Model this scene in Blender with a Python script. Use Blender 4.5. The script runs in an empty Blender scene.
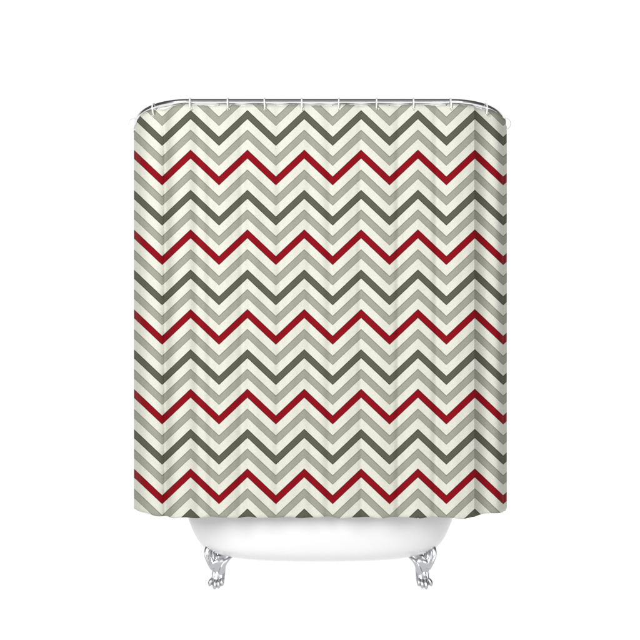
import bpy, bmesh, math, random
from mathutils import Vector, Matrix, noise
random.seed(4)
scene = bpy.context.scene
col = scene.collection
PI = math.pi

# ---------------------------------------------------------------- measures
PX = 0.0045          # metres per photo pixel in the plane of the curtain front
D = 4.4              # camera to curtain front
CAMZ = 0.791
HZ = 424.0           # photo row of the horizon
def zrow(row, d=0.0):      # height of something on photo row `row`, d metres behind the curtain front
    return CAMZ - (row - HZ) * PX * (1 + d / D)

# ---------------------------------------------------------------- materials
def new_mat(name):
    m = bpy.data.materials.new(name); m.use_nodes = True
    nt = m.node_tree
    return m, nt, nt.nodes['Principled BSDF']

def srgb(r, g, b):
    f = lambda c: (c/255/12.92) if c/255 <= 0.04045 else ((c/255+0.055)/1.055)**2.4
    return (f(r), f(g), f(b), 1)

def math_node(nt, op, a, b=None, c=None, clamp=False):
    n = nt.nodes.new('ShaderNodeMath'); n.operation = op; n.use_clamp = clamp
    for i, v in enumerate((a, b, c)):
        if v is None: continue
        if isinstance(v, (int, float)): n.inputs[i].default_value = v
        else: nt.links.new(v, n.inputs[i])
    return n.outputs[0]

def metal(name, base, rough, bump=0.0):
    m, nt, p = new_mat(name)
    p.inputs['Base Color'].default_value = (*base, 1)
    p.inputs['Metallic'].default_value = 1
    tc = nt.nodes.new('ShaderNodeTexCoord')
    n = nt.nodes.new('ShaderNodeTexNoise'); n.inputs['Scale'].default_value = 60; n.inputs['Detail'].default_value = 4
    nt.links.new(tc.outputs['Object'], n.inputs['Vector'])
    mr = nt.nodes.new('ShaderNodeMapRange')
    mr.inputs['To Min'].default_value = rough*0.8; mr.inputs['To Max'].default_value = rough*1.3
    nt.links.new(n.outputs['Fac'], mr.inputs['Value']); nt.links.new(mr.outputs['Result'], p.inputs['Roughness'])
    if bump:
        b = nt.nodes.new('ShaderNodeBump'); b.inputs['Strength'].default_value = bump; b.inputs['Distance'].default_value = 0.002
        nt.links.new(n.outputs['Fac'], b.inputs['Height']); nt.links.new(b.outputs['Normal'], p.inputs['Normal'])
    return m

def white(name, base, rough, coat=0.0):
    m, nt, p = new_mat(name)
    tc = nt.nodes.new('ShaderNodeTexCoord')
    n = nt.nodes.new('ShaderNodeTexNoise'); n.inputs['Scale'].default_value = 9; n.inputs['Detail'].default_value = 5
    nt.links.new(tc.outputs['Object'], n.inputs['Vector'])
    mix = nt.nodes.new('ShaderNodeMix'); mix.data_type = 'RGBA'
    mix.inputs['A'].default_value = (*[c*0.985 for c in base], 1); mix.inputs['B'].default_value = (*base, 1)
    nt.links.new(n.outputs['Fac'], mix.inputs['Factor']); nt.links.new(mix.outputs['Result'], p.inputs['Base Color'])
    p.inputs['Roughness'].default_value = rough
    p.inputs['Coat Weight'].default_value = coat; p.inputs['Coat Roughness'].default_value = 0.06
    return m

chrome = metal('polished_chrome', (0.82, 0.82, 0.83), 0.14)
cast = metal('cast_chrome', (0.48, 0.49, 0.51), 0.31, 0.02)
steel = metal('eyelet_steel', (0.5, 0.5, 0.49), 0.25)
enamel = white('white_enamel', (0.69, 0.69, 0.695), 0.22, 0.0)
plastic = white('white_plastic', (0.76, 0.76, 0.76), 0.3, 0.1)

# printed chevron cloth -------------------------------------------------------
def chevron_cloth():
    m, nt, p = new_mat('chevron_polyester')
    uv = nt.nodes.new('ShaderNodeUVMap'); uv.uv_map = 'print'
    sx = nt.nodes.new('ShaderNodeSeparateXYZ'); nt.links.new(uv.outputs['UV'], sx.inputs[0])
    u, v = sx.outputs[0], sx.outputs[1]          # print units of 4.5 mm, v runs downwards
    # slightly irregular ink edge
    nz = nt.nodes.new('ShaderNodeTexNoise'); nz.inputs['Scale'].default_value = 1.1; nz.inputs['Detail'].default_value = 2
    nt.links.new(uv.outputs['UV'], nz.inputs['Vector'])
    jit = math_node(nt, 'MULTIPLY', math_node(nt, 'SUBTRACT', nz.outputs['Fac'], 0.5), 0.7)
    zig = math_node(nt, 'MULTIPLY', math_node(nt, 'PINGPONG', math_node(nt, 'SUBTRACT', u, 190.6), 28.42), 0.943)
    t = math_node(nt, 'SUBTRACT', math_node(nt, 'SUBTRACT', v, 149.6 - 79.7*4), zig)
    t = math_node(nt, 'ADD', t, jit)
    t = math_node(nt, 'DIVIDE', math_node(nt, 'MODULO', t, 79.7), 79.7)
    r = nt.nodes.new('ShaderNodeValToRGB'); cr = r.color_ramp; cr.interpolation = 'CONSTANT'
    K = 0.90
    cream = CREAM
    stops = [(0.0, RED_E), (1.0, RED), (8.0, RED_E), (8.9, cream),
             (19.8, GREY_E), (20.7, GREY), (28.4, GREY_E), (29.2, cream),
             (39.9, DARK_E), (41.0, DARK), (48.0, DARK_E), (49.0, cream),
             (59.6, GREY_E), (60.5, GREY), (68.2, GREY_E), (69.0, cream)]
    while len(cr.elements) > 1: cr.elements.remove(cr.elements[-1])
    cr.elements[0].position = 0; cr.elements[0].color = stops[0][1]
    for pos, c in stops[1:]:
        e = cr.elements.new(pos/79.7); e.color = c
    nt.links.new(t, r.inputs['Fac'])
    # heathered yarn: fine and mid noise
    def nse(scale, det, sxy=(1, 1)):
        mp = nt.nodes.new('ShaderNodeMapping'); mp.inputs['Scale'].default_value = (sxy[0], sxy[1], 1)
        nt.links.new(uv.outputs['UV'], mp.inputs['Vector'])
        q = nt.nodes.new('ShaderNodeTexNoise'); q.inputs['Scale'].default_value = scale; q.inputs['Detail'].default_value = det
        nt.links.new(mp.outputs['Vector'], q.inputs['Vector']); return q.outputs['Fac']
    f = math_node(nt, 'ADD', math_node(nt, 'MULTIPLY', math_node(nt, 'SUBTRACT', nse(0.55, 6), 0.5), 0.30),
                  math_node(nt, 'MULTIPLY', math_node(nt, 'SUBTRACT', nse(0.9, 3, (0.35, 1.6)), 0.5), 0.12))
    f = math_node(nt, 'ADD', f, 1.0)
    vm = nt.nodes.new('ShaderNodeVectorMath'); vm.operation = 'SCALE'
    nt.links.new(r.outputs['Color'], vm.inputs[0]); nt.links.new(f, vm.inputs['Scale'])
    nt.links.new(vm.outputs[0], p.inputs['Base Color'])
    p.inputs['Roughness'].default_value = 0.75
    p.inputs['Specular IOR Level'].default_value = 0.05
    # woven bump
    wv = nse(2.2, 2)
    b = nt.nodes.new('ShaderNodeBump'); b.inputs['Strength'].default_value = 0.12; b.inputs['Distance'].default_value = 0.002
    nt.links.new(wv, b.inputs['Height']); nt.links.new(b.outputs['Normal'], p.inputs['Normal'])
    return m
CREAM = (0.550, 0.553, 0.484, 1)
GREY = (0.262, 0.266, 0.218, 1); GREY_E = (0.145, 0.148, 0.115, 1)
DARK = (0.084, 0.084, 0.061, 1); DARK_E = (0.034, 0.033, 0.024, 1)
RED = (0.200, 0.0030, 0.0075, 1); RED_E = (0.105, 0.004, 0.008, 1)
cloth_mat = chevron_cloth()

# ---------------------------------------------------------------- helpers
def obj(name, bm, mat, parent=None, smooth=True, label=None):
    me = bpy.data.meshes.new(name); bm.normal_update(); bm.to_mesh(me); bm.free()
    me.materials.append(mat)
    if smooth:
        for pl in me.polygons: pl.use_smooth = True
    o = bpy.data.objects.new(name, me); col.objects.link(o)
    if parent: o.parent = parent
    if label: o['label'] = label
    return o
def empty(name, loc, label, cat, group=None):
    o = bpy.data.objects.new(name, None); col.objects.link(o)
    o.location = loc; o['label'] = label; o['category'] = cat
    if group: o['group'] = group
    return o

def tube(bm, pts, radii, seg=16, flat=1.0, up=Vector((0, 1, 0)), caps=True):
    """sweep an ellipse (radius r across, r*flat along `up`) through pts"""
    rings = []
    n = len(pts)
    for i, p in enumerate(pts):
        t = (pts[min(i+1, n-1)] - pts[max(i-1, 0)]).normalized()
        a = (up - t*up.dot(t))
        a = a.normalized() if a.length > 1e-4 else Vector((0, 0, 1))
        b = t.cross(a).normalized()
        r = radii[i] if isinstance(radii, (list, tuple)) else radii
        rings.append([bm.verts.new(p + a*math.sin(2*PI*k/seg)*r*flat + b*math.cos(2*PI*k/seg)*r) for k in range(seg)])
    for i in range(n-1):
        for k in range(seg):
            bm.faces.new((rings[i][k], rings[i][(k+1) % seg], rings[i+1][(k+1) % seg], rings[i+1][k]))
    if caps:
        bm.faces.new(list(reversed(rings[0]))); bm.faces.new(rings[-1])
    bmesh.ops.recalc_face_normals(bm, faces=bm.faces)

def spline(keys, n):
    """Catmull-Rom through tuples"""
    out = []
    m = len(keys)
    for i in range(m-1):
        p0, p1, p2, p3 = keys[max(i-1, 0)], keys[i], keys[i+1], keys[min(i+2, m-1)]
        for k in range(n):
            t = k/n
            out.append(tuple(0.5*((2*b)+(-a+c)*t+(2*a-5*b+4*c-d)*t*t+(-a+3*b-3*c+d)*t**3) for a, b, c, d in zip(p0, p1, p2, p3)))
    out.append(tuple(keys[-1]))
    return out

# ---------------------------------------------------------------- the rod
RA, RB, RX = 0.305, 0.43, 0.59       # corner ellipse and half length of the straight front
ROD_Z = zrow(102.0); ROD_R = 0.0135
def rod_path(s):
    """s: -1..1 along front (|s|<=1 straight), beyond: corner, 1..2 = quarter turn, >2 straight back"""
    sg = -1 if s < 0 else 1; a = abs(s)
    if a <= 1: return Vector((sg*RX*a, 0, 0))
    if a <= 2:
        th = (a-1)*PI/2
        return Vector((sg*(RX + RA*math.sin(th)), RB*(1-math.cos(th)), 0))
    return Vector((sg*(RX+RA), RB + (a-2)*0.5, 0))
def rod_tangent(s):
    e = 1e-3
    return (rod_path(s+e)-rod_path(s-e)).normalized()

rod = empty('shower_rod', (0, 0, ROD_Z), 'polished chrome curtain rod with rounded corners above the chevron curtain', 'curtain rod')
bm = bmesh.new()
ss = [i/100 for i in range(-246, 247, 2)]
tube(bm, [rod_path(s) for s in ss], ROD_R, 32, 1.0, Vector((0, 0, 1)))
obj('rod_tube', bm, chrome, rod)
for sg in (-1, 1):       # flange cup closing each end
    bm = bmesh.new()
    e = rod_path(sg*2.46)
    prof = [(0, ROD_R+0.001), (0.004, 0.019), (0.012, 0.021), (0.017, 0.030), (0.024, 0.034), (0.028, 0.033)]
    tube(bm, [e + Vector((0, q, 0)) for q, r in prof], [r for q, r in prof], 32, 1.0, Vector((0, 0, 1)))
    obj('end_flange', bm, chrome, rod)

# ---------------------------------------------------------------- the curtain
def sm(x, a, b):
    t = max(0, min(1, (x-a)/(b-a))); return t*t*(3-2*t)
def g(x, c, w): return math.exp(-((x-c)/w)**2)

def fold(x, row):
    """fabric displacement towards the viewer (m) at print column x, photo row"""
    h = (row-105)/412.0
    k = 0.55 + 0.45*sm(h, 0, 0.25)
    wob = 2.2*math.sin(h*2.6+0.6)
    f = 0.0
    # broad soft pleats between the rings
    for c, w, a in SOFT:
        f += (2.4 if c < 390 else 1.8)*a*g(x, c + wob*math.sin(c), w)
    f *= k
    f += 0.0012*noise.noise(Vector((x*0.06, h*3.0, 1.3)))
    # the deep creases either side, fixed at the corner rings
    t = x-162.3
    f -= 0.068*math.exp(t/8.0 if t < 0 else -(t/7.0)**2)*(0.5+0.5*sm(h, 0, 0.12))
    t = (x-474.5)/8.0
    if t > 0: f -= 0.026*t*math.exp(1-t)*(0.4+0.6*sm(h, 0, 0.12))
    else: f += 0.006*math.exp(t*1.2)
    f += 0.010*g(x, 146, 7) + 0.046*g(x, 498, 8.5)*(0.5+0.5*sm(h, 0, 0.12))
    f -= 0.012*g(x, 138.4, 1.6)
    f -= 0.012*g(x, 503.2, 1.2)
    # outermost selvedge curls away
    f -= 0.045*min(1, max(0, (139.0-x)/4.5))**1.5 + 0.030*min(1, max(0, (x-504.8)/2.0))**1.6
    return f
SOFT = [(183, 11, .006), (199, 5, -.005), (212, 5, -.006), (226, 7, .004), (241, 4.5, -.0055), (255, 8, .004), (278, 5, -.005),
        (290, 7, .003), (312, 5, -.004), (329, 5, -.0055), (345, 8, .004), (362, 3.5, -.004), (380, 9, .004), (399, 4, -.008),
        (415, 9, .005), (436, 4.5, -.009), (455, 9, .006), (468, 6, .004)]

# curtain centre line in s; print column follows it
cols = []
SM = 1.80
N = 620
for i in range(N+1):
    s = -SM + 2*SM*i/N
    p = rod_path(s); t = rod_tangent(s); nrm = Vector((t.y, -t.x, 0))    # outward, towards the viewer on the front
    if nrm.y > 0: nrm = -nrm
    q = p + nrm*0.012
    # flare at the loose ends
    q.x += math.copysign((0.0105 if s < 0 else 0.0095)*sm(abs(s), 1.35, 1.8), s)
    depth = 1 + q.y/D
    x = 320 + q.x/PX/depth
    cols.append((q, nrm, x, depth))
rows = 110
ZT, ZB = zrow(105.5), zrow(517.2)
def hem(x):
    return (0.0024*math.sin((x-134)*0.17+0.5) + 0.0016*math.sin((x)*0.31) - 0.006*g(x, 172, 7) - 0.005*g(x, 466, 9)
            + 0.011*sm(160-x, 0, 24) + 0.012*sm(x-474, 0, 12))
def top(x):
    # cloth dips between the rings
    dmin = min(abs(x-r) for r in RINGX)
    return -0.0022*sm(dmin, 3, 18) + 0.0005*math.sin(x)
RINGX = [137, 154.3, 190.4, 228.0, 264.7, 301.8, 338.6, 376.3, 413.1, 450.3, 485.2, 503]
bm = bmesh.new()
uvl = bm.loops.layers.uv.new('print')
grid = []
for j in range(rows+1):
    w = j/rows
    line = []
    for (q, nrm, x, depth) in cols:
        zt = ZT + top(x)
        zb = ZB + hem(x)
        z = zt + (zb-zt)*w
        row = HZ - (z-CAMZ)/PX/depth
        n2 = Vector((0, -1, 0))
        p = q + n2*fold(x, row)
        p.z = z
        # the print lies flat across the folds
        dp = 1 + p.y/D
        line.append((bm.verts.new(p), 320 + p.x/PX/dp, HZ - (z-CAMZ)/PX/dp))
    grid.append(line)
for j in range(rows):
    for i in range(N):
        a, b, c, d = grid[j][i], grid[j][i+1], grid[j+1][i+1], grid[j+1][i]
        f = bm.faces.new((a[0], d[0], c[0], b[0]))
        for lp, vv in zip(f.loops, (a, d, c, b)):
            lp[uvl].uv = (vv[1], vv[2])
curtain = empty('shower_curtain', (0, 0, ZB), 'cream shower curtain with red, grey and charcoal chevron stripes hanging in front of the bathtub', 'shower curtain')
panel = obj('cloth_panel', bm, cloth_mat, None)
panel.parent = curtain; panel.location = (0, 0, -ZB)
sd = panel.modifiers.new('thick', 'SOLIDIFY'); sd.thickness = 0.0011; sd.offset = -1

def s_of_x(x):
    """curve parameter whose rod point stands at print column x"""
    lo, hi = -2.0, 2.0
    lo, hi = -1.93, 1.93
    for _ in range(50):
        m = (lo+hi)/2; p = rod_path(m)
        if 320 + p.x/PX/(1+p.y/D) < x: lo = m
        else: hi = m
    return m

# ---------------------------------------------------------------- rings and eyelets
RR = 0.0275
words = ['first', 'second', 'third', 'fourth', 'fifth', 'sixth', 'seventh', 'eighth', 'ninth', 'tenth', 'eleventh', 'twelfth']
def ring_mesh():
    bm = bmesh.new()
    seg, ps = 64, 12
    rings = []
    for i in range(seg):
        a = 2*PI*i/seg
        c = Vector((0, math.cos(a), math.sin(a)))
        rr = []
        for k in range(ps):
            b = 2*PI*k/ps
            # flat rounded strip, 9 mm wide and 3 mm thick
            cx = math.copysign(abs(math.cos(b))**0.6, math.cos(b))*0.0031
            cr = math.copysign(abs(math.sin(b))**0.8, math.sin(b))*0.0016
            rr.append(bm.verts.new(c*(RR+cr) + Vector((cx, 0, 0))))
        rings.append(rr)
    for i in range(seg):
        for k in range(ps):
            bm.faces.new((rings[i][k], rings[(i+1) % seg][k], rings[(i+1) % seg][(k+1) % ps], rings[i][(k+1) % ps]))
    bmesh.ops.recalc_face_normals(bm, faces=bm.faces)
    return bm
def knob_mesh():
    bm = bmesh.new()
    bmesh.ops.create_uvsphere(bm, u_segments=16, v_segments=10, radius=0.0032)
    bmesh.ops.scale(bm, vec=(1.5, 1, 0.8), verts=bm.verts)
    bmesh.ops.translate(bm, vec=(0, 0, RR+0.002), verts=bm.verts)
    return bm
ring0 = clasp0 = eye0 = None
for i, x in enumerate(RINGX):
    s = s_of_x(x)
    if i == 0: s = -1.86
    if i == 11: s = 1.84
    p = rod_path(s); t = rod_tangent(s)
    cz = ROD_Z + ROD_R - RR + 0.0018
    loc = Vector((p.x, p.y, cz))
    tilt = random.uniform(-0.05, 0.05)
    yaw = math.atan2(t.y, t.x)
    if i in (1, 10): yaw *= 0.25
    if i in (0, 11):
        e_ = cols[0 if i == 0 else -1][0]
        loc.x = e_.x + (0.014 if i == 0 else -0.016); loc.y = e_.y - 0.012
    side = 'left' if i < 6 else 'right'
    n = words[i] if i < 6 else words[11-i]
    if n == 'first':
        lab = 'white plastic curtain ring at the outermost %s corner of the chrome rod' % side
    else:
        lab = 'white plastic curtain ring on the chrome rod, %s from the %s end' % (n, side)
    if ring0 is None:
        r = obj('curtain_ring', ring_mesh(), plastic); ring0 = r
        k = obj('clasp', knob_mesh(), plastic, r); clasp0 = k
    else:
        r = ring0.copy(); col.objects.link(r)
        k = clasp0.copy(); col.objects.link(k); k.parent = r
    r.location = loc
    r.rotation_euler = (0, tilt, yaw)
    r['label'] = lab; r['category'] = 'curtain ring'; r['group'] = 'white rings along the shower rod'
    # steel eyelet in the cloth where the ring goes through
    ci = min(range(len(cols)), key=lambda q: (cols[q][0]-p).length)
    q, nrm, cx, depth = cols[ci]
    zc = cz - RR - 0.001
    row = HZ - (zc-CAMZ)/PX/depth
    n2 = Vector((0, -1, 0))
    ep = q + n2*(fold(cx, row)+0.0012)
    if eye0 is None:
        bm = bmesh.new()
        R1, r1 = 0.0058, 0.0017
        vs = [[bm.verts.new(((R1+r1*math.cos(b))*math.cos(a), -r1*0.7*math.sin(b), (R1+r1*math.cos(b))*math.sin(a)))
               for b in [2*PI*k/8 for k in range(8)]] for a in [2*PI*k/24 for k in range(24)]]
        for a in range(24):
            for b in range(8):
                bm.faces.new((vs[a][b], vs[(a+1) % 24][b], vs[(a+1) % 24][(b+1) % 8], vs[a][(b+1) % 8]))
        bmesh.ops.recalc_face_normals(bm, faces=bm.faces)
        eye0 = obj('eyelet', bm, steel, curtain); e = eye0
    else:
        e = eye0.copy(); col.objects.link(e); e.parent = curtain
    e.location = (ep.x + (0.004 if i < 11 else -0.008), ep.y, zc + 0.004 - ZB)
    e.rotation_euler = (0, 0, math.atan2(n2.x, -n2.y))

# ---------------------------------------------------------------- the bathtub
TY = 0.42
tub = empty('bathtub', (0.002, TY, 0), 'white enamel bathtub on silver claw feet behind the hem of the chevron curtain', 'bathtub')
# z, half length, half width
PROF = [(0.117, 0.02, 0.012), (0.117, 0.18, 0.08), (0.118, 0.30, 0.13), (0.123, 0.385, 0.175), (0.131, 0.450, 0.215), (0.146, 0.512, 0.250),
        (0.172, 0.565, 0.282), (0.205, 0.597, 0.302), (0.25, 0.622, 0.317), (0.31, 0.646, 0.330), (0.40, 0.670, 0.342), (0.48, 0.685, 0.350), (0.545, 0.700, 0.362)]
outer = spline([(z+0.015, L, W) for z, L, W in PROF], 5)
def outline(L, W, n, seg=128):
    pts = []
    for k in range(seg):
        a = 2*PI*k/seg
        c, s_ = math.cos(a), math.sin(a)
        pts.append((L*math.copysign(abs(c)**(2/n), c), W*math.copysign(abs(s_)**(2/n), s_)))
    return pts
bm = bmesh.new()
rings = []
for (z, L, W) in outer:
    rings.append([bm.verts.new((x, y, z)) for x, y in outline(L, W, 2.35)])
inner = [(z+0.018 if z < 0.16 else z, L-0.022, W-0.022) for z, L, W in reversed(outer) if L > 0.10]
for (z, L, W) in inner:
    rings.append([bm.verts.new((x, y, max(z, 0.137))) for x, y in outline(L, W, 2.35)])
S = 128
for a, b in zip(rings[:-1], rings[1:]):
    for k in range(S):
        bm.faces.new((a[k], a[(k+1) % S], b[(k+1) % S], b[k]))
bm.faces.new(list(reversed(rings[0]))); bm.faces.new(rings[-1])
bmesh.ops.recalc_face_normals(bm, faces=bm.faces)
obj('basin', bm, enamel, tub)
bm = bmesh.new()
o = outline(0.703, 0.365, 2.35)
rr = []
for k, (x, y) in enumerate(o):
    c = Vector((x, y, 0.548)); x2, y2 = o[(k+1) % S]; x0, y0 = o[k-1]
    t = Vector((x2-x0, y2-y0, 0)).normalized(); nn = Vector((t.y, -t.x, 0))
    rr.append([bm.verts.new(c + nn*(math.cos(b)*0.022-0.010) + Vector((0, 0, math.sin(b)*0.014))) for b in [2*PI*j/14 for j in range(14)]])
for k in range(S):
    for j in range(14):
        bm.faces.new((rr[k][j], rr[(k+1) % S][j], rr[(k+1) % S][(j+1) % 14], rr[k][(j+1) % 14]))
bmesh.ops.recalc_face_normals(bm, faces=bm.faces)
obj('rolled_rim', bm, enamel, tub)
bm = bmesh.new()
tube(bm, [Vector((0.36, 0, 0.136)), Vector((0.36, 0, 0.1395)), Vector((0.36, 0, 0.141))], [0.03, 0.03, 0.022], 32)
obj('drain', bm, chrome, tub)

# claw foot, modelled for the +x side: x outward, -y towards the viewer
U = 0.00480
def P(x, h, y=0.0): return Vector((x*U, y, h*U))
def sweep(bm, keys, flat, seg=18, n=7, up=Vector((0, 1, 0))):
    """keys: (x, h, y metres, r) in foot units"""
    sp = spline(keys, n)
    tube(bm, [P(a, b, c) for a, b, c, r in sp], [max(r, 0.15)*U for a, b, c, r in sp], seg, flat, up)
def foot_mesh():
    bm = bmesh.new()
    # ankle and shin: S curve, pinched at mid height, spreading to the paw
    sweep(bm, [(0.6, 3.2, -.012, 5.0), (0.2, 6.0, -.010, 6.7), (-0.5, 9, -.006, 6.8), (-1.0, 12.5, .000, 6.5), (-1.3, 17, .006, 6.6), (-0.6, 22, .004, 7.8), (0.2, 26.0, .000, 8.6), (0.6, 27.2, .002, 7.6)], 0.55)
    # outer shoulder, a heavy curl running up into the basin
    sweep(bm, [(3.0, 21, .000, 4.4), (5.8, 26, -.002, 4.4), (8.2, 31, -.002, 4.2), (9.4, 36, .000, 4.0), (8.4, 41, .010, 4.0), (6.0, 46, .050, 4.2)], 0.8)
    sweep(bm, [(2.6, 23, .002, 2.4), (4.0, 29, -.002, 2.0), (4.6, 35, .004, 1.8), (4.4, 42, .03, 1.8)], 1.0)
    # raised ribs on the curl
    sweep(bm, [(5.6, 20, -.012, 0.6), (8.6, 26, -.016, 1.0), (11.0, 31, -.016, 1.1), (11.9, 36, -.012, 1.0), (11.2, 41, .000, .8)], 1.0)
    sweep(bm, [(4.6, 22, -.014, 0.5), (6.4, 27, -.018, .8), (7.8, 32, -.018, .8), (8.0, 37, -.014, .8), (7.2, 42, .000, .7)], 1.0)
    # inner shoulder, thinner, sweeping along under the basin
    sweep(bm, [(-3.0, 15, .004, 3.4), (-4.6, 21, .002, 3.4), (-6.8, 25.4, .000, 2.8), (-9.6, 28.4, .002, 2.1), (-12.2, 30.4, .010, 1.5), (-15.0, 31.8, .024, .9), (-17, 33.0, .05, .7)], 1.3)
    # pointed leaf tips between the shoulders
    for x, h0, h1, r in ((0.6, 25.0, 33.0, 2.2), (-3.6, 24.0, 30.4, 2.3), (3.8, 25.5, 30.5, 1.6)):
        sweep(bm, [(x, h0, -.002, r), (x+.2, (h0+h1)/2, -.004, r*.75), (x+.1, h1, -.002, .15)], 0.7)
    # low ridges running down the shin into the toes
    for x0, x1, xm in ((-4.8, -4.4, -4.6), (-1.0, -1.4, -1.6), (3.6, 2.2, 1.4), (5.4, 5.2, 4.0)):
        sweep(bm, [(x0, 25, -.014, .6), (xm, 18, -.008, .7), (xm, 12, -.0125, .9), (x1, 8, -.020, 1.3)], 1.0)
    return bm
def toe_mesh(x, y, ang, lift, r):
    bm = bmesh.new()
    ca, sa = math.cos(ang), math.sin(ang)
    def q(f, h, rr): return (x + sa*f, h + lift*(1 - h/14), y - ca*f*U, rr)
    sweep(bm, [q(-1.5, 9.0, r*.8), q(0.4, 8.2, r*1.0), q(1.8, 6.4, r*1.12), q(2.6, 4.2, r*1.08), q(2.9, 2.6, r*.95), q(3.3, 1.2, r*.62), q(3.6, .25, .2)], 1.0, 14, 6)
    return bm
TOES = [(-4.2, -.014, -0.35, 3.2, 1.85), (-1.4, -.018, -0.12, 0.9, 2.1), (1.6, -.018, 0.15, 0, 2.15), (4.7, -.015, 0.95, 2.9, 1.95)]
foot0 = obj('claw_foot', foot_mesh(), cast, tub)
rm = foot0.modifiers.new('weld', 'REMESH'); rm.mode = 'VOXEL'; rm.voxel_size = 0.0011; rm.use_smooth_shade = True
so = foot0.modifiers.new('soft', 'SMOOTH'); so.factor = 0.5; so.iterations = 3
toes0 = [obj('toe', toe_mesh(*t), cast, foot0) for t in TOES]
FX = 0.495; FY = 0.30 - TY
spots = [(1, FX, FY, 0), (-1, FX, FY, 0), (1, 0.515, 0.54-TY, 1), (-1, 0.515, 0.54-TY, 1)]
for i, (sg, fx, fy, back) in enumerate(spots):
    if i == 0: f, ts = foot0, toes0
    else:
        f = foot0.copy(); col.objects.link(f); f.parent = tub
        ts = []
        for t in toes0:
            c = t.copy(); col.objects.link(c); c.parent = f; ts.append(c)
    f.location = (sg*fx, fy, 0)
    f.scale = (sg*(0.86 if back else 1), -1 if back else 1, 1)

# ---------------------------------------------------------------- floor: a white translucent product table
bm = bmesh.new()
vs = [bm.verts.new(v) for v in ((-7, -1.9, 0), (7, -1.9, 0), (7, 14, 0), (-7, 14, 0))]
bm.faces.new(vs)
m = bpy.data.materials.new('white_acrylic'); m.use_nodes = True; nt = m.node_tree; nt.nodes.clear()
out = nt.nodes.new('ShaderNodeOutputMaterial')
tr = nt.nodes.new('ShaderNodeBsdfTranslucent'); tr.inputs['Color'].default_value = (0.97, 0.97, 0.97, 1)
df = nt.nodes.new('ShaderNodeBsdfDiffuse'); df.inputs['Color'].default_value = (0.9, 0.9, 0.9, 1)
mx = nt.nodes.new('ShaderNodeMixShader'); mx.inputs[0].default_value = 0.06
nt.links.new(tr.outputs[0], mx.inputs[1]); nt.links.new(df.outputs[0], mx.inputs[2]); nt.links.new(mx.outputs[0], out.inputs['Surface'])
fl = obj('floor', bm, m, None, smooth=False); fl['kind'] = 'structure'; fl['label'] = 'plain white studio floor under the claw-foot bathtub'

# ---------------------------------------------------------------- studio light
w = bpy.data.worlds.new('World'); scene.world = w; w.use_nodes = True
nt = w.node_tree; nt.nodes.clear()
out = nt.nodes.new('ShaderNodeOutputWorld'); bg = nt.nodes.new('ShaderNodeBackground')
nt.links.new(bg.outputs[0], out.inputs[0])
tc = nt.nodes.new('ShaderNodeTexCoord'); sep = nt.nodes.new('ShaderNodeSeparateXYZ')
nt.links.new(tc.outputs['Generated'], sep.inputs[0])
def mrange(v, a, b, c, d):
    n = nt.nodes.new('ShaderNodeMapRange'); n.interpolation_type = 'SMOOTHSTEP'
    for k, q in zip(('From Min', 'From Max', 'To Min', 'To Max'), (a, b, c, d)): n.inputs[k].default_value = q
    nt.links.new(v, n.inputs['Value']); return n.outputs[0]
BACK, FRONT, SIDE, NADIR = 1.04, 0.34, 0.08, 1.13
back = mrange(sep.outputs['Y'], 0.48, 0.72, SIDE, BACK)
front = mrange(sep.outputs['Y'], -0.80, -0.35, FRONT-SIDE, 0.0)
lobe = math_node(nt, 'ADD', back, front)
low = mrange(sep.outputs['Z'], -0.30, -0.06, 1.0, 0.0)
tot = math_node(nt, 'ADD', math_node(nt, 'MULTIPLY', lobe, math_node(nt, 'SUBTRACT', 1.0, low)), math_node(nt, 'MULTIPLY', low, NADIR))
nt.links.new(tot, bg.inputs['Strength'])
bg.inputs['Color'].default_value = (1, 1, 1, 1)

def area(name, loc, target, size, power, colr=(1, 1, 1)):
    l = bpy.data.lights.new(name, 'AREA'); l.shape = 'RECTANGLE'; l.size, l.size_y = size; l.energy = power; l.color = colr
    o = bpy.data.objects.new(name, l); col.objects.link(o); o.location = loc
    o.rotation_euler = (Vector(target)-Vector(loc)).to_track_quat('-Z', 'Y').to_euler()
    return o
area('key_softbox', (-3.1, -5.0, 2.8), (0, 0, 1.15), (1.8, 2.8), 330)
area('fill_softbox', (2.6, -5.4, 1.9), (0, 0, 1.15), (1.8, 2.6), 125)

# ---------------------------------------------------------------- camera
cam = bpy.data.cameras.new('camera'); co = bpy.data.objects.new('camera', cam); col.objects.link(co)
co.location = (0, -D, CAMZ); co.rotation_euler = (PI/2, 0, 0)
cam.sensor_width = 36; cam.lens = 36*D/(640*PX)
cam.shift_y = (HZ-320)/640
cam.clip_end = 200
scene.camera = co
scene.view_settings.view_transform = 'Standard'; scene.view_settings.look = 'None'
scene.view_settings.exposure = 0; scene.view_settings.gamma = 1
scene.render.film_transparent = False
